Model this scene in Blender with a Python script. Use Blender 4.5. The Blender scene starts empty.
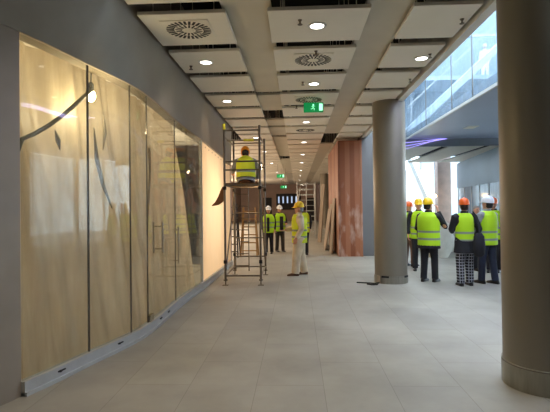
import bpy, bmesh, math, random
from mathutils import Vector, Matrix
random.seed(7)
PI = math.pi
C = bpy.context.scene.collection
SC = bpy.context.scene
def R(d): return math.radians(d)

# ------------------------------------------------------------------ materials
def srgb(r, g, b):
    f = lambda c: (c/255/12.92) if c/255 <= .04045 else ((c/255+.055)/1.055)**2.4
    return (f(r), f(g), f(b), 1)
MATS = {}
def mat(name, col, rough=.6, metal=0, noise=0, nscale=6, bump=0, bscale=40, stretch=(1,1,1), rough_var=0, spec=.5):
    if name in MATS: return MATS[name]
    m = bpy.data.materials.new(name); m.use_nodes = True
    nt = m.node_tree; b = nt.nodes['Principled BSDF']
    b.inputs['Base Color'].default_value = col; b.inputs['Roughness'].default_value = rough
    b.inputs['Metallic'].default_value = metal; b.inputs['Specular IOR Level'].default_value = spec
    if noise or bump or rough_var:
        tc = nt.nodes.new('ShaderNodeTexCoord'); mp = nt.nodes.new('ShaderNodeMapping')
        mp.inputs['Scale'].default_value = stretch
        nt.links.new(tc.outputs['Object'], mp.inputs['Vector'])
        n = nt.nodes.new('ShaderNodeTexNoise'); n.inputs['Scale'].default_value = nscale; n.inputs['Detail'].default_value = 6
        nt.links.new(mp.outputs['Vector'], n.inputs['Vector'])
        if noise:
            r = nt.nodes.new('ShaderNodeValToRGB')
            r.color_ramp.elements[0].position = .3; r.color_ramp.elements[1].position = .7
            r.color_ramp.elements[0].color = tuple(c*(1-noise) for c in col[:3])+(1,)
            r.color_ramp.elements[1].color = tuple(min(1, c*(1+noise)) for c in col[:3])+(1,)
            nt.links.new(n.outputs['Fac'], r.inputs['Fac']); nt.links.new(r.outputs['Color'], b.inputs['Base Color'])
        if rough_var:
            mr = nt.nodes.new('ShaderNodeMapRange'); mr.inputs['To Min'].default_value = rough-rough_var; mr.inputs['To Max'].default_value = rough+rough_var
            nt.links.new(n.outputs['Fac'], mr.inputs['Value']); nt.links.new(mr.outputs['Result'], b.inputs['Roughness'])
        if bump:
            n2 = nt.nodes.new('ShaderNodeTexNoise'); n2.inputs['Scale'].default_value = bscale
            nt.links.new(mp.outputs['Vector'], n2.inputs['Vector'])
            bp = nt.nodes.new('ShaderNodeBump'); bp.inputs['Strength'].default_value = bump; bp.inputs['Distance'].default_value = .02
            nt.links.new(n2.outputs['Fac'], bp.inputs['Height']); nt.links.new(bp.outputs['Normal'], b.inputs['Normal'])
    MATS[name] = m; return m
def emit(name, col, strength):
    if name in MATS: return MATS[name]
    m = bpy.data.materials.new(name); m.use_nodes = True
    b = m.node_tree.nodes['Principled BSDF']
    b.inputs['Base Color'].default_value = col; b.inputs['Emission Color'].default_value = col; b.inputs['Emission Strength'].default_value = strength
    MATS[name] = m; return m
def glass(name, tint, dust=.06, dustcol=(.6,.6,.55,1), ior=1.45, rough=.0):
    m = bpy.data.materials.new(name); m.use_nodes = True
    nt = m.node_tree; nt.nodes.remove(nt.nodes['Principled BSDF']); out = nt.nodes['Material Output']
    t = nt.nodes.new('ShaderNodeBsdfTransparent'); t.inputs['Color'].default_value = tint
    g = nt.nodes.new('ShaderNodeBsdfGlossy'); g.inputs['Roughness'].default_value = rough
    fr = nt.nodes.new('ShaderNodeFresnel'); fr.inputs['IOR'].default_value = ior
    ge = nt.nodes.new('ShaderNodeNewGeometry'); ir = nt.nodes.new('ShaderNodeMapRange')     # same reflectance from either face of the pane
    ir.inputs['To Min'].default_value = ior; ir.inputs['To Max'].default_value = 1/ior
    nt.links.new(ge.outputs['Backfacing'], ir.inputs['Value']); nt.links.new(ir.outputs['Result'], fr.inputs['IOR'])
    mx = nt.nodes.new('ShaderNodeMixShader')
    nt.links.new(fr.outputs[0], mx.inputs[0]); nt.links.new(t.outputs[0], mx.inputs[1]); nt.links.new(g.outputs[0], mx.inputs[2])
    last = mx
    if dust:
        d = nt.nodes.new('ShaderNodeBsdfDiffuse'); d.inputs['Color'].default_value = dustcol
        tc = nt.nodes.new('ShaderNodeTexCoord'); mp = nt.nodes.new('ShaderNodeMapping'); mp.inputs['Scale'].default_value = (2,2,.7)
        n = nt.nodes.new('ShaderNodeTexNoise'); n.inputs['Scale'].default_value = 1.6; n.inputs['Detail'].default_value = 5
        nt.links.new(tc.outputs['Object'], mp.inputs[0]); nt.links.new(mp.outputs[0], n.inputs['Vector'])
        mr = nt.nodes.new('ShaderNodeMapRange'); mr.inputs['From Min'].default_value = .35; mr.inputs['From Max'].default_value = .7
        mr.inputs['To Min'].default_value = dust*.5; mr.inputs['To Max'].default_value = dust*1.6
        nt.links.new(n.outputs['Fac'], mr.inputs['Value'])
        m2 = nt.nodes.new('ShaderNodeMixShader'); nt.links.new(mr.outputs['Result'], m2.inputs[0])
        nt.links.new(mx.outputs[0], m2.inputs[1]); nt.links.new(d.outputs[0], m2.inputs[2]); last = m2
    nt.links.new(last.outputs[0], out.inputs[0]); MATS[name] = m; return m

def nodes(m): return m.node_tree.nodes, m.node_tree.links

def floor_mat():
    m = mat('floor_stone', srgb(176,172,160), .38)
    N, L = nodes(m); b = N['Principled BSDF']
    tc = N.new('ShaderNodeTexCoord'); mp = N.new('ShaderNodeMapping')
    mp.inputs['Location'].default_value = (.40, .16, 0)
    L.new(tc.outputs['Object'], mp.inputs[0])
    br = N.new('ShaderNodeTexBrick'); br.offset = .5; br.inputs['Scale'].default_value = 1
    br.inputs['Brick Width'].default_value = 1.25; br.inputs['Row Height'].default_value = .625
    br.inputs['Mortar Size'].default_value = .003; br.inputs['Mortar Smooth'].default_value = .3
    br.inputs['Color1'].default_value = srgb(160,157,147); br.inputs['Color2'].default_value = srgb(153,150,142); br.inputs['Mortar'].default_value = srgb(130,126,117)
    rot = N.new('ShaderNodeMapping'); rot.inputs['Rotation'].default_value = (0,0,PI/2)
    L.new(mp.outputs[0], rot.inputs[0]); L.new(rot.outputs[0], br.inputs['Vector'])
    n = N.new('ShaderNodeTexNoise'); n.inputs['Scale'].default_value = .9; n.inputs['Detail'].default_value = 7; n.inputs['Roughness'].default_value = .6
    L.new(tc.outputs['Object'], n.inputs['Vector'])
    rp = N.new('ShaderNodeValToRGB'); rp.color_ramp.elements[0].position = .35; rp.color_ramp.elements[1].position = .65
    rp.color_ramp.elements[0].color = (.78,.77,.74,1); rp.color_ramp.elements[1].color = (1.10,1.10,1.08,1)
    L.new(n.outputs['Fac'], rp.inputs[0])
    mx = N.new('ShaderNodeMix'); mx.data_type = 'RGBA'; mx.blend_type = 'MULTIPLY'; mx.inputs[0].default_value = 1
    L.new(br.outputs['Color'], mx.inputs[6]); L.new(rp.outputs[0], mx.inputs[7]); L.new(mx.outputs[2], b.inputs['Base Color'])
    mr = N.new('ShaderNodeMapRange'); mr.inputs['To Min'].default_value = .40; mr.inputs['To Max'].default_value = .70
    L.new(n.outputs['Fac'], mr.inputs['Value']); L.new(mr.outputs[0], b.inputs['Roughness'])
    return m
def copper_mat():
    m = mat('red_timber_boards', srgb(150,88,62), .6)
    N, L = nodes(m); b = N['Principled BSDF']
    tc = N.new('ShaderNodeTexCoord'); sx = N.new('ShaderNodeSeparateXYZ'); L.new(tc.outputs['Object'], sx.inputs[0])
    ad = N.new('ShaderNodeMath'); L.new(sx.outputs[0], ad.inputs[0]); L.new(sx.outputs[1], ad.inputs[1])
    ml = N.new('ShaderNodeMath'); ml.operation = 'MULTIPLY'; ml.inputs[1].default_value = 6.5; L.new(ad.outputs[0], ml.inputs[0])
    fl = N.new('ShaderNodeMath'); fl.operation = 'FLOOR'; L.new(ml.outputs[0], fl.inputs[0])
    wn = N.new('ShaderNodeTexWhiteNoise'); wn.noise_dimensions = '1D'; L.new(fl.outputs[0], wn.inputs['W'])
    rp = N.new('ShaderNodeValToRGB'); e = rp.color_ramp.elements
    e[0].color = srgb(130,76,48); e[1].color = srgb(176,120,88); x = rp.color_ramp.elements.new(.5); x.color = srgb(154,92,60)
    L.new(wn.outputs['Value'], rp.inputs[0])
    mp = N.new('ShaderNodeMapping'); mp.inputs['Scale'].default_value = (3,3,1.1); L.new(tc.outputs['Object'], mp.inputs[0])
    n = N.new('ShaderNodeTexNoise'); n.inputs['Scale'].default_value = 1.5; n.inputs['Detail'].default_value = 8; L.new(mp.outputs[0], n.inputs['Vector'])
    r2 = N.new('ShaderNodeValToRGB'); r2.color_ramp.elements[0].position = .50; r2.color_ramp.elements[1].position = .72
    L.new(n.outputs['Fac'], r2.inputs[0])
    zr = N.new('ShaderNodeMapRange'); zr.inputs['From Min'].default_value = 2.9; zr.inputs['From Max'].default_value = 1.4; L.new(sx.outputs[2], zr.inputs['Value'])
    mm = N.new('ShaderNodeMath'); mm.operation = 'MULTIPLY'; L.new(r2.outputs[0], mm.inputs[0]); L.new(zr.outputs[0], mm.inputs[1])
    mx = N.new('ShaderNodeMix'); mx.data_type = 'RGBA'; mx.inputs[7].default_value = srgb(205,176,160)
    L.new(mm.outputs[0], mx.inputs[0]); L.new(rp.outputs[0], mx.inputs[6]); L.new(mx.outputs[2], b.inputs['Base Color'])
    return m
def vest_mat(name, col):
    m = mat(name, col, .7)
    N, L = nodes(m); b = N['Principled BSDF']
    tc = N.new('ShaderNodeTexCoord'); sx = N.new('ShaderNodeSeparateXYZ'); L.new(tc.outputs['Object'], sx.inputs[0])
    def band(z0, z1):
        a = N.new('ShaderNodeMath'); a.operation = 'GREATER_THAN'; a.inputs[1].default_value = z0; L.new(sx.outputs[2], a.inputs[0])
        c = N.new('ShaderNodeMath'); c.operation = 'LESS_THAN'; c.inputs[1].default_value = z1; L.new(sx.outputs[2], c.inputs[0])
        p = N.new('ShaderNodeMath'); p.operation = 'MULTIPLY'; L.new(a.outputs[0], p.inputs[0]); L.new(c.outputs[0], p.inputs[1]); return p
    p = band(.90,.945); q = band(1.055,1.10)
    s = N.new('ShaderNodeMath'); s.operation = 'MAXIMUM'; L.new(p.outputs[0], s.inputs[0]); L.new(q.outputs[0], s.inputs[1])
    mx = N.new('ShaderNodeMix'); mx.data_type = 'RGBA'; mx.inputs[6].default_value = col; mx.inputs[7].default_value = srgb(140,152,140)
    L.new(s.outputs[0], mx.inputs[0]); L.new(mx.outputs[2], b.inputs['Base Color']); return m
def check_mat():
    m = mat('checked_cloth', srgb(30,30,38), .8)
    N, L = nodes(m); b = N['Principled BSDF']
    tc = N.new('ShaderNodeTexCoord'); sx = N.new('ShaderNodeSeparateXYZ'); L.new(tc.outputs['Object'], sx.inputs[0])
    def lines(out, k, w):
        a = N.new('ShaderNodeMath'); a.operation = 'MULTIPLY'; a.inputs[1].default_value = k; L.new(out, a.inputs[0])
        fr = N.new('ShaderNodeMath'); fr.operation = 'FRACT'; L.new(a.outputs[0], fr.inputs[0])
        c = N.new('ShaderNodeMath'); c.operation = 'LESS_THAN'; c.inputs[1].default_value = w; L.new(fr.outputs[0], c.inputs[0]); return c
    p = lines(sx.outputs[0], 20, .24); q = lines(sx.outputs[2], 17, .24)
    s = N.new('ShaderNodeMath'); s.operation = 'MAXIMUM'; L.new(p.outputs[0], s.inputs[0]); L.new(q.outputs[0], s.inputs[1])
    mx = N.new('ShaderNodeMix'); mx.data_type = 'RGBA'; mx.inputs[6].default_value = srgb(28,28,36); mx.inputs[7].default_value = srgb(158,160,170)
    L.new(s.outputs[0], mx.inputs[0]); L.new(mx.outputs[2], b.inputs['Base Color']); return m
def sheet_mat():
    m = bpy.data.materials.new('plastic_dust_sheet'); m.use_nodes = True
    N, L = nodes(m); b = N['Principled BSDF']; out = N['Material Output']
    tc = N.new('ShaderNodeTexCoord'); mp = N.new('ShaderNodeMapping'); mp.inputs['Scale'].default_value = (4.5,4.0,.22); L.new(tc.outputs['Object'], mp.inputs[0])
    n = N.new('ShaderNodeTexNoise'); n.inputs['Scale'].default_value = 1.5; n.inputs['Detail'].default_value = 9; n.inputs['Roughness'].default_value = .65
    L.new(mp.outputs[0], n.inputs['Vector'])
    rp = N.new('ShaderNodeValToRGB'); e = rp.color_ramp.elements
    e[0].position = .28; e[0].color = srgb(172,160,136); e[1].position = .72; e[1].color = srgb(212,200,178)
    L.new(n.outputs['Fac'], rp.inputs[0]); L.new(rp.outputs[0], b.inputs['Base Color'])
    b.inputs['Roughness'].default_value = .4
    tr = N.new('ShaderNodeBsdfTranslucent'); L.new(rp.outputs[0], tr.inputs['Color'])
    mx = N.new('ShaderNodeMixShader'); mx.inputs[0].default_value = .5
    L.new(b.outputs[0], mx.inputs[1]); L.new(tr.outputs[0], mx.inputs[2]); L.new(mx.outputs[0], out.inputs[0])
    MATS['sheet'] = m; return m
def ply_mat():
    return mat('pale_board', srgb(222,190,150), .55, noise=.10, nscale=3, stretch=(6,2.5,.35))

M_floor = floor_mat()
M_panel = mat('ceiling_panel_white', srgb(236,230,216), .6, noise=.02, nscale=2)
M_strip = mat('ceiling_strip_grey', srgb(205,198,182), .45, noise=.05, nscale=2)
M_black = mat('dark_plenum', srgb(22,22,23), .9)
M_bulk = mat('grey_plaster', srgb(148,138,124), .45, noise=.10, nscale=2.2, rough_var=.08)
M_grey = mat('grey_wall', srgb(120,122,126), .5, noise=.06, nscale=2)
M_brown = mat('brown_wall', srgb(166,142,130), .7, noise=.08, nscale=1.2)
M_dark = mat('dark_opening', srgb(34,33,36), .7)
M_white = mat('white_paint', srgb(228,228,222), .5)
M_rail = mat('aluminium_rail', srgb(186,190,190), .35, metal=.35, noise=.06, nscale=5)
M_joint = mat('black_joint', srgb(50,46,38), .6)
M_steel = mat('galvanised_steel', srgb(118,110,98), .45, metal=.55, noise=.12, nscale=8)
M_alu = mat('bare_aluminium', srgb(190,194,192), .35, metal=.6)
M_col = mat('column_cladding', srgb(132,125,111), .42, metal=.3, noise=.05, nscale=1.5, stretch=(2,2,.4), rough_var=.05)
M_collar = mat('column_base_wrap', srgb(146,142,130), .32, metal=.5, noise=.16, nscale=6, stretch=(3,3,.4))
M_blue = mat('blue_grey_soffit', srgb(168,182,208), .35, noise=.04, nscale=1)
M_bluewall = mat('blue_grey_wall', srgb(124,130,138), .5, noise=.06, nscale=1.5)
M_palewall = mat('pale_blue_wall', srgb(128,146,160), .6, noise=.06, nscale=.8)
M_palehall = mat('pale_hall_wall', srgb(176,192,204), .7, noise=.12, nscale=.7)
M_copper = copper_mat()
M_sheet = sheet_mat()
M_ply = ply_mat()
M_bay = ply_mat().copy(); M_bay.name = 'backlit_sheet_board'
N, L = nodes(M_bay); tr = N.new('ShaderNodeBsdfTranslucent'); tr.inputs['Color'].default_value = srgb(240,222,196); mxs = N.new('ShaderNodeMixShader'); mxs.inputs[0].default_value = .6
L.new(N['Principled BSDF'].outputs[0], mxs.inputs[1]); L.new(tr.outputs[0], mxs.inputs[2]); L.new(mxs.outputs[0], N['Material Output'].inputs[0])
M_wood = mat('ladder_wood', srgb(178,138,84), .6, noise=.15, nscale=4)
M_deck = mat('scaffold_deck', srgb(120,92,62), .7, noise=.15, nscale=6)
M_yel = mat('yellow_plastic', srgb(210,200,50), .5)
M_blk = mat('black_rubber', srgb(26,26,27), .6)
M_chrome = mat('chrome', srgb(205,200,185), .2, metal=.9)
M_green = emit('exit_green', srgb(10,120,62), .55)
M_exitw = emit('exit_white', srgb(150,235,190), 1.1)
M_lens = emit('lamp_lens', (1,.96,.88,1), 4.0)
M_spotlens = emit('spot_lens', (1,.97,.92,1), 30.0)
M_bulb = emit('bulb_glow', (1,.78,.42,1), 28.0)
M_bulb2 = emit('far_bulb', (1,.62,.30,1), 12.0)
M_streak = emit('violet_reflection', (.46,.38,1,1), 1.0)  # glow that paints the violet reflections on the fascia
M_led2 = emit('violet_led_bright', (.62,.55,1,1), 9.0)
M_gl = glass('dusty_storefront_glass', (.93,.95,.90,1), .10, (.62,.58,.46,1), ior=1.32)
M_gl2 = glass('atrium_glass', (.92,.96,.97,1), .16, (.80,.87,.92,1))
M_bluegl = mat('blue_grey_glazing', srgb(150,172,188), .12, noise=.22, nscale=1.6, stretch=(2,2,.35))
M_mottle = mat('brown_mottle', srgb(110,76,48), .85, noise=.2, nscale=9)
M_sack = mat('white_sack', srgb(206,202,190), .8, noise=.08, nscale=5, bump=.4, bscale=9)
M_board = mat('plasterboard', srgb(158,144,128), .8, noise=.05, nscale=3)
# people
M_skin = mat('skin', srgb(205,150,122), .55)
M_lime = vest_mat('lime_vest', srgb(186,232,30))
M_yvest = vest_mat('yellow_vest', srgb(214,226,40))
M_ctrouser = check_mat()
def cl(n, c): return mat(n, srgb(*c), .8, noise=.12, nscale=7)
M_blackc = cl('black_cloth', (30,30,36)); M_navy = cl('navy_cloth', (36,42,60)); M_cream = cl('cream_cloth', (212,194,164))
M_greyc = cl('grey_cloth', (150,152,154)); M_brownc = cl('brown_trouser', (112,86,72)); M_dgrey = cl('dark_grey_cloth', (62,60,60))
M_shoe = mat('black_leather', srgb(24,22,22), .4); M_bshoe = mat('brown_leather', srgb(92,62,42), .5)
M_hair = mat('dark_hair', srgb(36,28,24), .6); M_ghair = mat('grey_hair', srgb(140,138,136), .6)
def hat(n, c): return mat(n, srgb(*c), .3)
H_yel = hat('yellow_helmet', (245,200,30)); H_or = hat('orange_helmet', (240,104,40)); H_wh = hat('white_helmet', (236,238,240)); H_amb = hat('amber_helmet', (236,150,24))
M_eye = mat('eye_dark', srgb(30,24,22), .3); M_lip = mat('lip', srgb(165,92,84), .5)

# ------------------------------------------------------------------ mesh helpers
class MB:
    def __init__(s): s.b = bmesh.new()
    def box(s, x0, x1, y0, y1, z0, z1, rot=None):
        vs = [Vector((x, y, z)) for z in (z0, z1) for y in (y0, y1) for x in (x0, x1)]
        if rot: vs = [rot @ v for v in vs]
        v = [s.b.verts.new(p) for p in vs]
        for f in ((0,2,3,1),(4,5,7,6),(0,1,5,4),(2,6,7,3),(0,4,6,2),(1,3,7,5)): s.b.faces.new([v[i] for i in f])
        return s
    def bar(s, a, b, w, h=None):      # square bar from a to b
        a, b = Vector(a), Vector(b); h = h or w; d = b-a
        q = d.to_track_quat('Z', 'Y').to_matrix().to_4x4(); q.translation = a
        return s.box(-w/2, w/2, -h/2, h/2, 0, d.length, q)
    def loft(s, rings, cap=True):
        rs = [[s.b.verts.new(p) for p in r] for r in rings]
        n = len(rs[0])
        for a, b in zip(rs, rs[1:]):
            for i in range(n): s.b.faces.new((a[i], a[(i+1) % n], b[(i+1) % n], b[i]))
        if cap:
            s.b.faces.new(list(reversed(rs[0]))); s.b.faces.new(rs[-1])
        return s
    def tube(s, pts, r, seg=10, cap=True):
        pts = [Vector(p) for p in pts]
        rr = r if isinstance(r, (list, tuple)) else [r]*len(pts)
        rings = []; up = None
        for i, p in enumerate(pts):
            d = (pts[min(i+1, len(pts)-1)]-pts[max(i-1, 0)]).normalized()
            if up is None:
                up = d.orthogonal().normalized()
            up = (up - d*up.dot(d)).normalized(); sd = d.cross(up)
            rings.append([p+(up*math.cos(2*PI*k/seg)+sd*math.sin(2*PI*k/seg))*rr[i] for k in range(seg)])
        return s.loft(rings, cap)
    def lathe(s, prof, seg=32, c=(0,0,0), cap=True):
        c = Vector(c)
        return s.loft([[c+Vector((r*math.cos(2*PI*k/seg), r*math.sin(2*PI*k/seg), z)) for k in range(seg)] for r, z in prof], cap)
    def ell(s, c, rx, ry, rz, seg=16, rg=10, rot=None):
        rings = []
        for i in range(1, rg):
            t = -PI/2+PI*i/rg
            rings.append([Vector((rx*math.cos(t)*math.cos(2*PI*k/seg), ry*math.cos(t)*math.sin(2*PI*k/seg), rz*math.sin(t))) for k in range(seg)])
        c = Vector(c)
        return s.loft([[c+(rot @ v if rot else v) for v in r] for r in rings])
    def build(s, name, m, parent=None, smooth=False, loc=None, rotz=0, bevel=0):
        bmesh.ops.recalc_face_normals(s.b, faces=s.b.faces)
        if bevel:
            bmesh.ops.bevel(s.b, geom=[e for e in s.b.edges if e.calc_face_angle(0) > .7], offset=bevel, segments=2, affect='EDGES', profile=.5)
        me = bpy.data.meshes.new(name); s.b.to_mesh(me); s.b.free()
        me.materials.append(m)
        if smooth:
            for p in me.polygons: p.use_smooth = True
            try: me.set_sharp_from_angle(angle=R(45))
            except Exception: pass
        o = bpy.data.objects.new(name, me); C.objects.link(o)
        if parent: o.parent = parent
        if loc: o.location = loc
        if rotz: o.rotation_euler = (0,0,rotz)
        return o
def tag(o, label, cat, group=None):
    o['label'] = label; o['category'] = cat; o['kind'] = 'thing'
    if group: o['group'] = group
    return o
def thing(name, label, cat, loc=(0,0,0), rotz=0, group=None):
    o = bpy.data.objects.new(name, None); C.objects.link(o)
    o.location = loc; o.rotation_euler = (0,0,rotz); return tag(o, label, cat, group)
def struct(o): o['kind'] = 'structure'; return o
def light(name, kind, loc, energy, col, target=None, size=.1, spot=None, blend=.5, parent=None):
    d = bpy.data.lights.new(name, kind); d.energy = energy; d.color = col
    if kind == 'AREA': d.size = size
    else: d.shadow_soft_size = size
    if kind == 'SPOT': d.spot_size = R(spot or 100); d.spot_blend = blend
    o = bpy.data.objects.new(name, d); C.objects.link(o); o.location = loc
    if target is not None: o.rotation_euler = (Vector(target)-Vector(loc)).to_track_quat('-Z', 'Y').to_euler()
    return o
def remeshed(mb, voxel, smooth=3, deci=.4):
    bmesh.ops.recalc_face_normals(mb.b, faces=mb.b.faces)
    me = bpy.data.meshes.new('work'); mb.b.to_mesh(me); mb.b.free()
    o = bpy.data.objects.new('work', me); C.objects.link(o)
    r = o.modifiers.new('r', 'REMESH'); r.mode = 'VOXEL'; r.voxel_size = voxel
    s = o.modifiers.new('s', 'SMOOTH'); s.iterations = smooth; s.factor = .5
    if deci < 1:
        d = o.modifiers.new('d', 'DECIMATE'); d.ratio = deci
    dg = bpy.context.evaluated_depsgraph_get(); dg.update()
    out = bpy.data.meshes.new_from_object(o.evaluated_get(dg))
    bpy.data.objects.remove(o); bpy.data.meshes.remove(me)
    for p in out.polygons: p.use_smooth = True
    return out
def mesh_obj(name, me, m, parent=None):
    me.name = name; me.materials.clear(); me.materials.append(m)
    o = bpy.data.objects.new(name, me); C.objects.link(o); o.parent = parent; return o

# ------------------------------------------------------------------ camera (1.68 m eye height)
FPX = 450.0; CH = 1.68
cam_d = bpy.data.cameras.new('camera'); cam = bpy.data.objects.new('camera', cam_d); C.objects.link(cam)
cam_d.sensor_width = 36; cam_d.lens = 36*FPX/550; cam_d.clip_start = .05; cam_d.clip_end = 300
yaw = math.atan2(22.01, FPX); SHY = 6.2; pit = math.atan2(-.73+SHY, FPX); roll = R(.7)
cam.matrix_world = Matrix.Translation((0,0,CH)) @ Matrix.Rotation(yaw, 4, 'Z') @ Matrix.Rotation(PI/2+pit, 4, 'X') @ Matrix.Rotation(-roll, 4, 'Z')
SC.camera = cam
cam_d.shift_y = -SHY/550

# ------------------------------------------------------------------ setting
ZC = 3.88          # underside of the ceiling panels
ZS = 4.16          # soffit of the upper floor beyond the void
XE = 2.25          # edge of the corridor ceiling
CURVE = [(-2.95,2.2),(-2.75,3.0),(-2.58,3.6),(-2.49,3.89),(-2.39,4.21),(-2.25,4.76),(-2.10,5.3),(-2.03,5.65),(-2.0,6.1),(-2.0,6.7),(-2.01,7.5),(-1.985,8.3),(-1.95,9.2),(-1.93,10.4),(-1.91,11.6),(-1.90,12.8)]
def cx(y, off=0):
    c = CURVE
    if y <= c[0][1]: return c[0][0]+off
    for i in range(len(c)-1):
        (x0, y0), (x1, y1) = c[i], c[i+1]
        if y <= y1:
            t = (y-y0)/(y1-y0)
            xm, xp = c[max(i-1,0)], c[min(i+2, len(c)-1)]
            m0 = (x1-xm[0])/(y1-xm[1])*(y1-y0); m1 = (xp[0]-x0)/(xp[1]-y0)*(y1-y0)
            return (2*t**3-3*t*t+1)*x0+(t**3-2*t*t+t)*m0+(-2*t**3+3*t*t)*x1+(t**3-t*t)*m1+off
    return c[-1][0]+off
def ys(a, b, step=.12):
    n = max(1, int(round((b-a)/step))); return [a+(b-a)*i/n for i in range(n+1)]
def ribbon(mb, a, b, z0, z1, o0, o1, step=.12):    # z1 None: up to the sloping head
    zt = (lambda y: gt(y)-.01) if z1 is None else (lambda y: z1)    # wall following the curve, from offset o0 to o1
    rings = []
    for y in ys(a, b, step):
        rings.append([Vector((cx(y,o0),y,z0)), Vector((cx(y,o1),y,z0)), Vector((cx(y,o1),y,zt(y))), Vector((cx(y,o0),y,zt(y)))])
    return mb.loft(rings)

struct(MB().box(-9, 22, -8, 60, -.2, 0).build('floor', M_floor))
# concrete deck above the suspended panels
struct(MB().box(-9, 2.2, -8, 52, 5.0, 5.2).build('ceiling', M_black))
# left wall: pier beside the glass and bulkhead over it, curved together
mb = MB()
ribbon(mb, 2.2, 3.92, 0, 3.28, -.3, .0)
def gt(y): return 3.27-(y-3.9)*.043
rings = []
for y in ys(2.2, 12.9, .1):
    xb = cx(y, .015); xt = max(xb, -1.86) if y > 4.6 else cx(y, .015)+max(0, min(1, (y-2.2)/2.4))*((-1.86)-cx(4.6, .015))
    rings.append([Vector((cx(y,-.16),y,gt(y))), Vector((xb,y,gt(y))), Vector((xt,y,ZC+.02)), Vector((xt,y,5.0)), Vector((cx(y,-.16),y,5.0))])
mb.loft(rings)
struct(mb.build('wall_left', M_bulk, smooth=True))
struct(MB().box(-3.4,-2.9,-8,2.2,0,5.0).build('wall_left_rear', M_bulk))
# room behind the glass
struct(MB().box(-5.2,-5.0,2.2,13,0,3.6).build('wall_shop', M_ply))
struct(MB().box(-5.2,-2.4,2.2,2.3,0,3.6).box(-5.2,-2.1,12.9,13.0,0,3.6).build('wall_shop_end', M_ply))
struct(MB().loft([[Vector((-5.2,y,3.45)),Vector((cx(y,-.17),y,3.45)),Vector((cx(y,-.17),y,3.6)),Vector((-5.2,y,3.6))] for y in ys(2.2,12.9,.2)]).build('ceiling_shop', M_panel))
# beyond the shop the corridor widens
struct(MB().box(-6.2,-1.92,12.9,13.1,0,5.0).build('wall_left_return', M_brown))
struct(MB().box(-6.2,-6.0,13.1,48,0,5.0).build('wall_left_far', M_brown))
struct(MB().box(-6.2,8,48,48.3,0,5.0).build('wall_back', M_brown))
struct(MB().box(-3.4,2.4,-8.2,-8,0,5.0).build('wall_front', M_grey))
# ceiling edge beam along the void
struct(MB().box(2.15,2.27,-8,48,ZC-.03,5.2).build('trim_1', M_white))
# door openings and transom glazing in the far end wall
def far_box(name, x0, x1, z0, z1, m, kind='structure', d=.06):
    o = MB().box(x0,x1,47.9-d,47.95,z0,z1).build(name, m); struct(o); return o
far_box('door_1', -3.6,-2.7,0,2.5, M_dark)
w2 = far_box('window_1', -2.2,.4,1.2,2.9, M_dark)
pane_m = emit('daylit_pane', srgb(150,170,200), .7)
for i in range(5):
    MB().box(-2.0+.46*i,-1.86+.46*i,47.80,47.835,1.9,2.6).build('pane', pane_m, w2)
far_box('door_2', 1.0,2.0,0,2.4, M_dark)

# copper-coloured timber pier and blue wall beside it
pier = MB().box(1.33,2.10,14.6,19.0,0,3.74).box(1.33,1.39,14.57,14.6,0,3.74).box(2.04,2.10,14.57,14.6,0,3.74).build('wall_pier', M_copper); struct(pier)
struct(MB().box(2.10,2.9,14.75,15.0,0,4.6).box(2.10,2.3,15.0,19.0,0,4.6).box(2.40,2.6,15.0,48,0,4.6).build('wall_right', mat('grey_right_wall', srgb(116,116,118), .5, noise=.06, nscale=1.5)))

# upper floor beyond the void
struct(MB().box(4.27,14,-8,17.6,ZS,ZS+.28).build('ceiling_upper_slab', M_blue))
struct(MB().box(4.22,4.27,-8,17.6,ZS-.02,ZS+.05).build('trim_2', M_white))
# low bridge at the end of the void, with its fascia
struct(MB().box(2.30,14,17.6,17.75,ZC,4.55).build('trim_3', M_bluewall))
struct(MB().box(2.30,14,17.75,25.5,4.3,4.55).build('ceiling_bridge', M_black))
struct(MB().box(2.30,14,24.6,24.8,4.55,13).build('wall_upper_back', M_palewall))
struct(MB().box(4.27,14,17.6,24.6,4.55,4.6).build('floor_upper', M_palewall))
struct(MB().box(11.5,11.7,4,24.6,4.6,13).build('wall_upper_right', M_palewall))
struct(MB().box(2.30,11.5,22.2,24.6,7.68,7.88).build('floor_gallery', M_palehall)); struct(MB().box(2.30,11.5,22.2,22.35,9.75,9.87).build('trim_5', M_palehall))
struct(MB().box(2.2,14,-8,3.0,5.2,5.4).box(2.2,2.4,-8,3.0,5.0,5.2).build('ceiling_void_blocker', M_palewall))  # unseen roof added to keep skylight off the near end
struct(MB().box(13.7,13.8,-8,11.0,0,4.16).build('wall_right_blocker', M_grey))  # unseen solid stretch added to block daylight from the near right
struct(MB().box(2.4,13.8,-8.2,-8,0,5.2).build('wall_front_right', M_grey))
struct(MB().box(2.0,2.2,3.0,48,5.2,13).build('wall_upper_blocker', M_palewall))  # unseen wall added to cut sky reflections in the upper glazing
# sloping stair soffit seen through the upper glazing
st = thing('staircase', 'pale stair flight rising behind the upper glass', 'staircase', (0,0,0))
MB().loft([[Vector((4.9,20.0+y,4.62)),Vector((4.9,20.0+y,5.0)),Vector((9.6,20.0+y,9.3)),Vector((9.6,20.0+y,8.95))] for y in (0,1.4)]).build('flight', M_palehall, st)
MB().loft([[Vector((4.9,19.97+y,5.9)),Vector((4.9,19.97+y,5.95)),Vector((9.6,19.97+y,10.25)),Vector((9.6,19.97+y,10.2))] for y in (0,.04)]).build('handrail', M_alu, st)
# upper glazing
for i, (a, b) in enumerate([(5.2,7.4),(7.4,9.62),(9.62,11.0),(11.0,12.45),(12.45,14.9),(14.9,17.55)]):
    w = struct(MB().box(4.24,4.252,a+.01,b-.01,ZS+.05,7.6).build('window_%d' % (i+2), M_gl2))
    MB().box(4.235,4.257,a-.012,a+.012,ZS+.05,7.6).build('mullion', M_steel, w)
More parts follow.
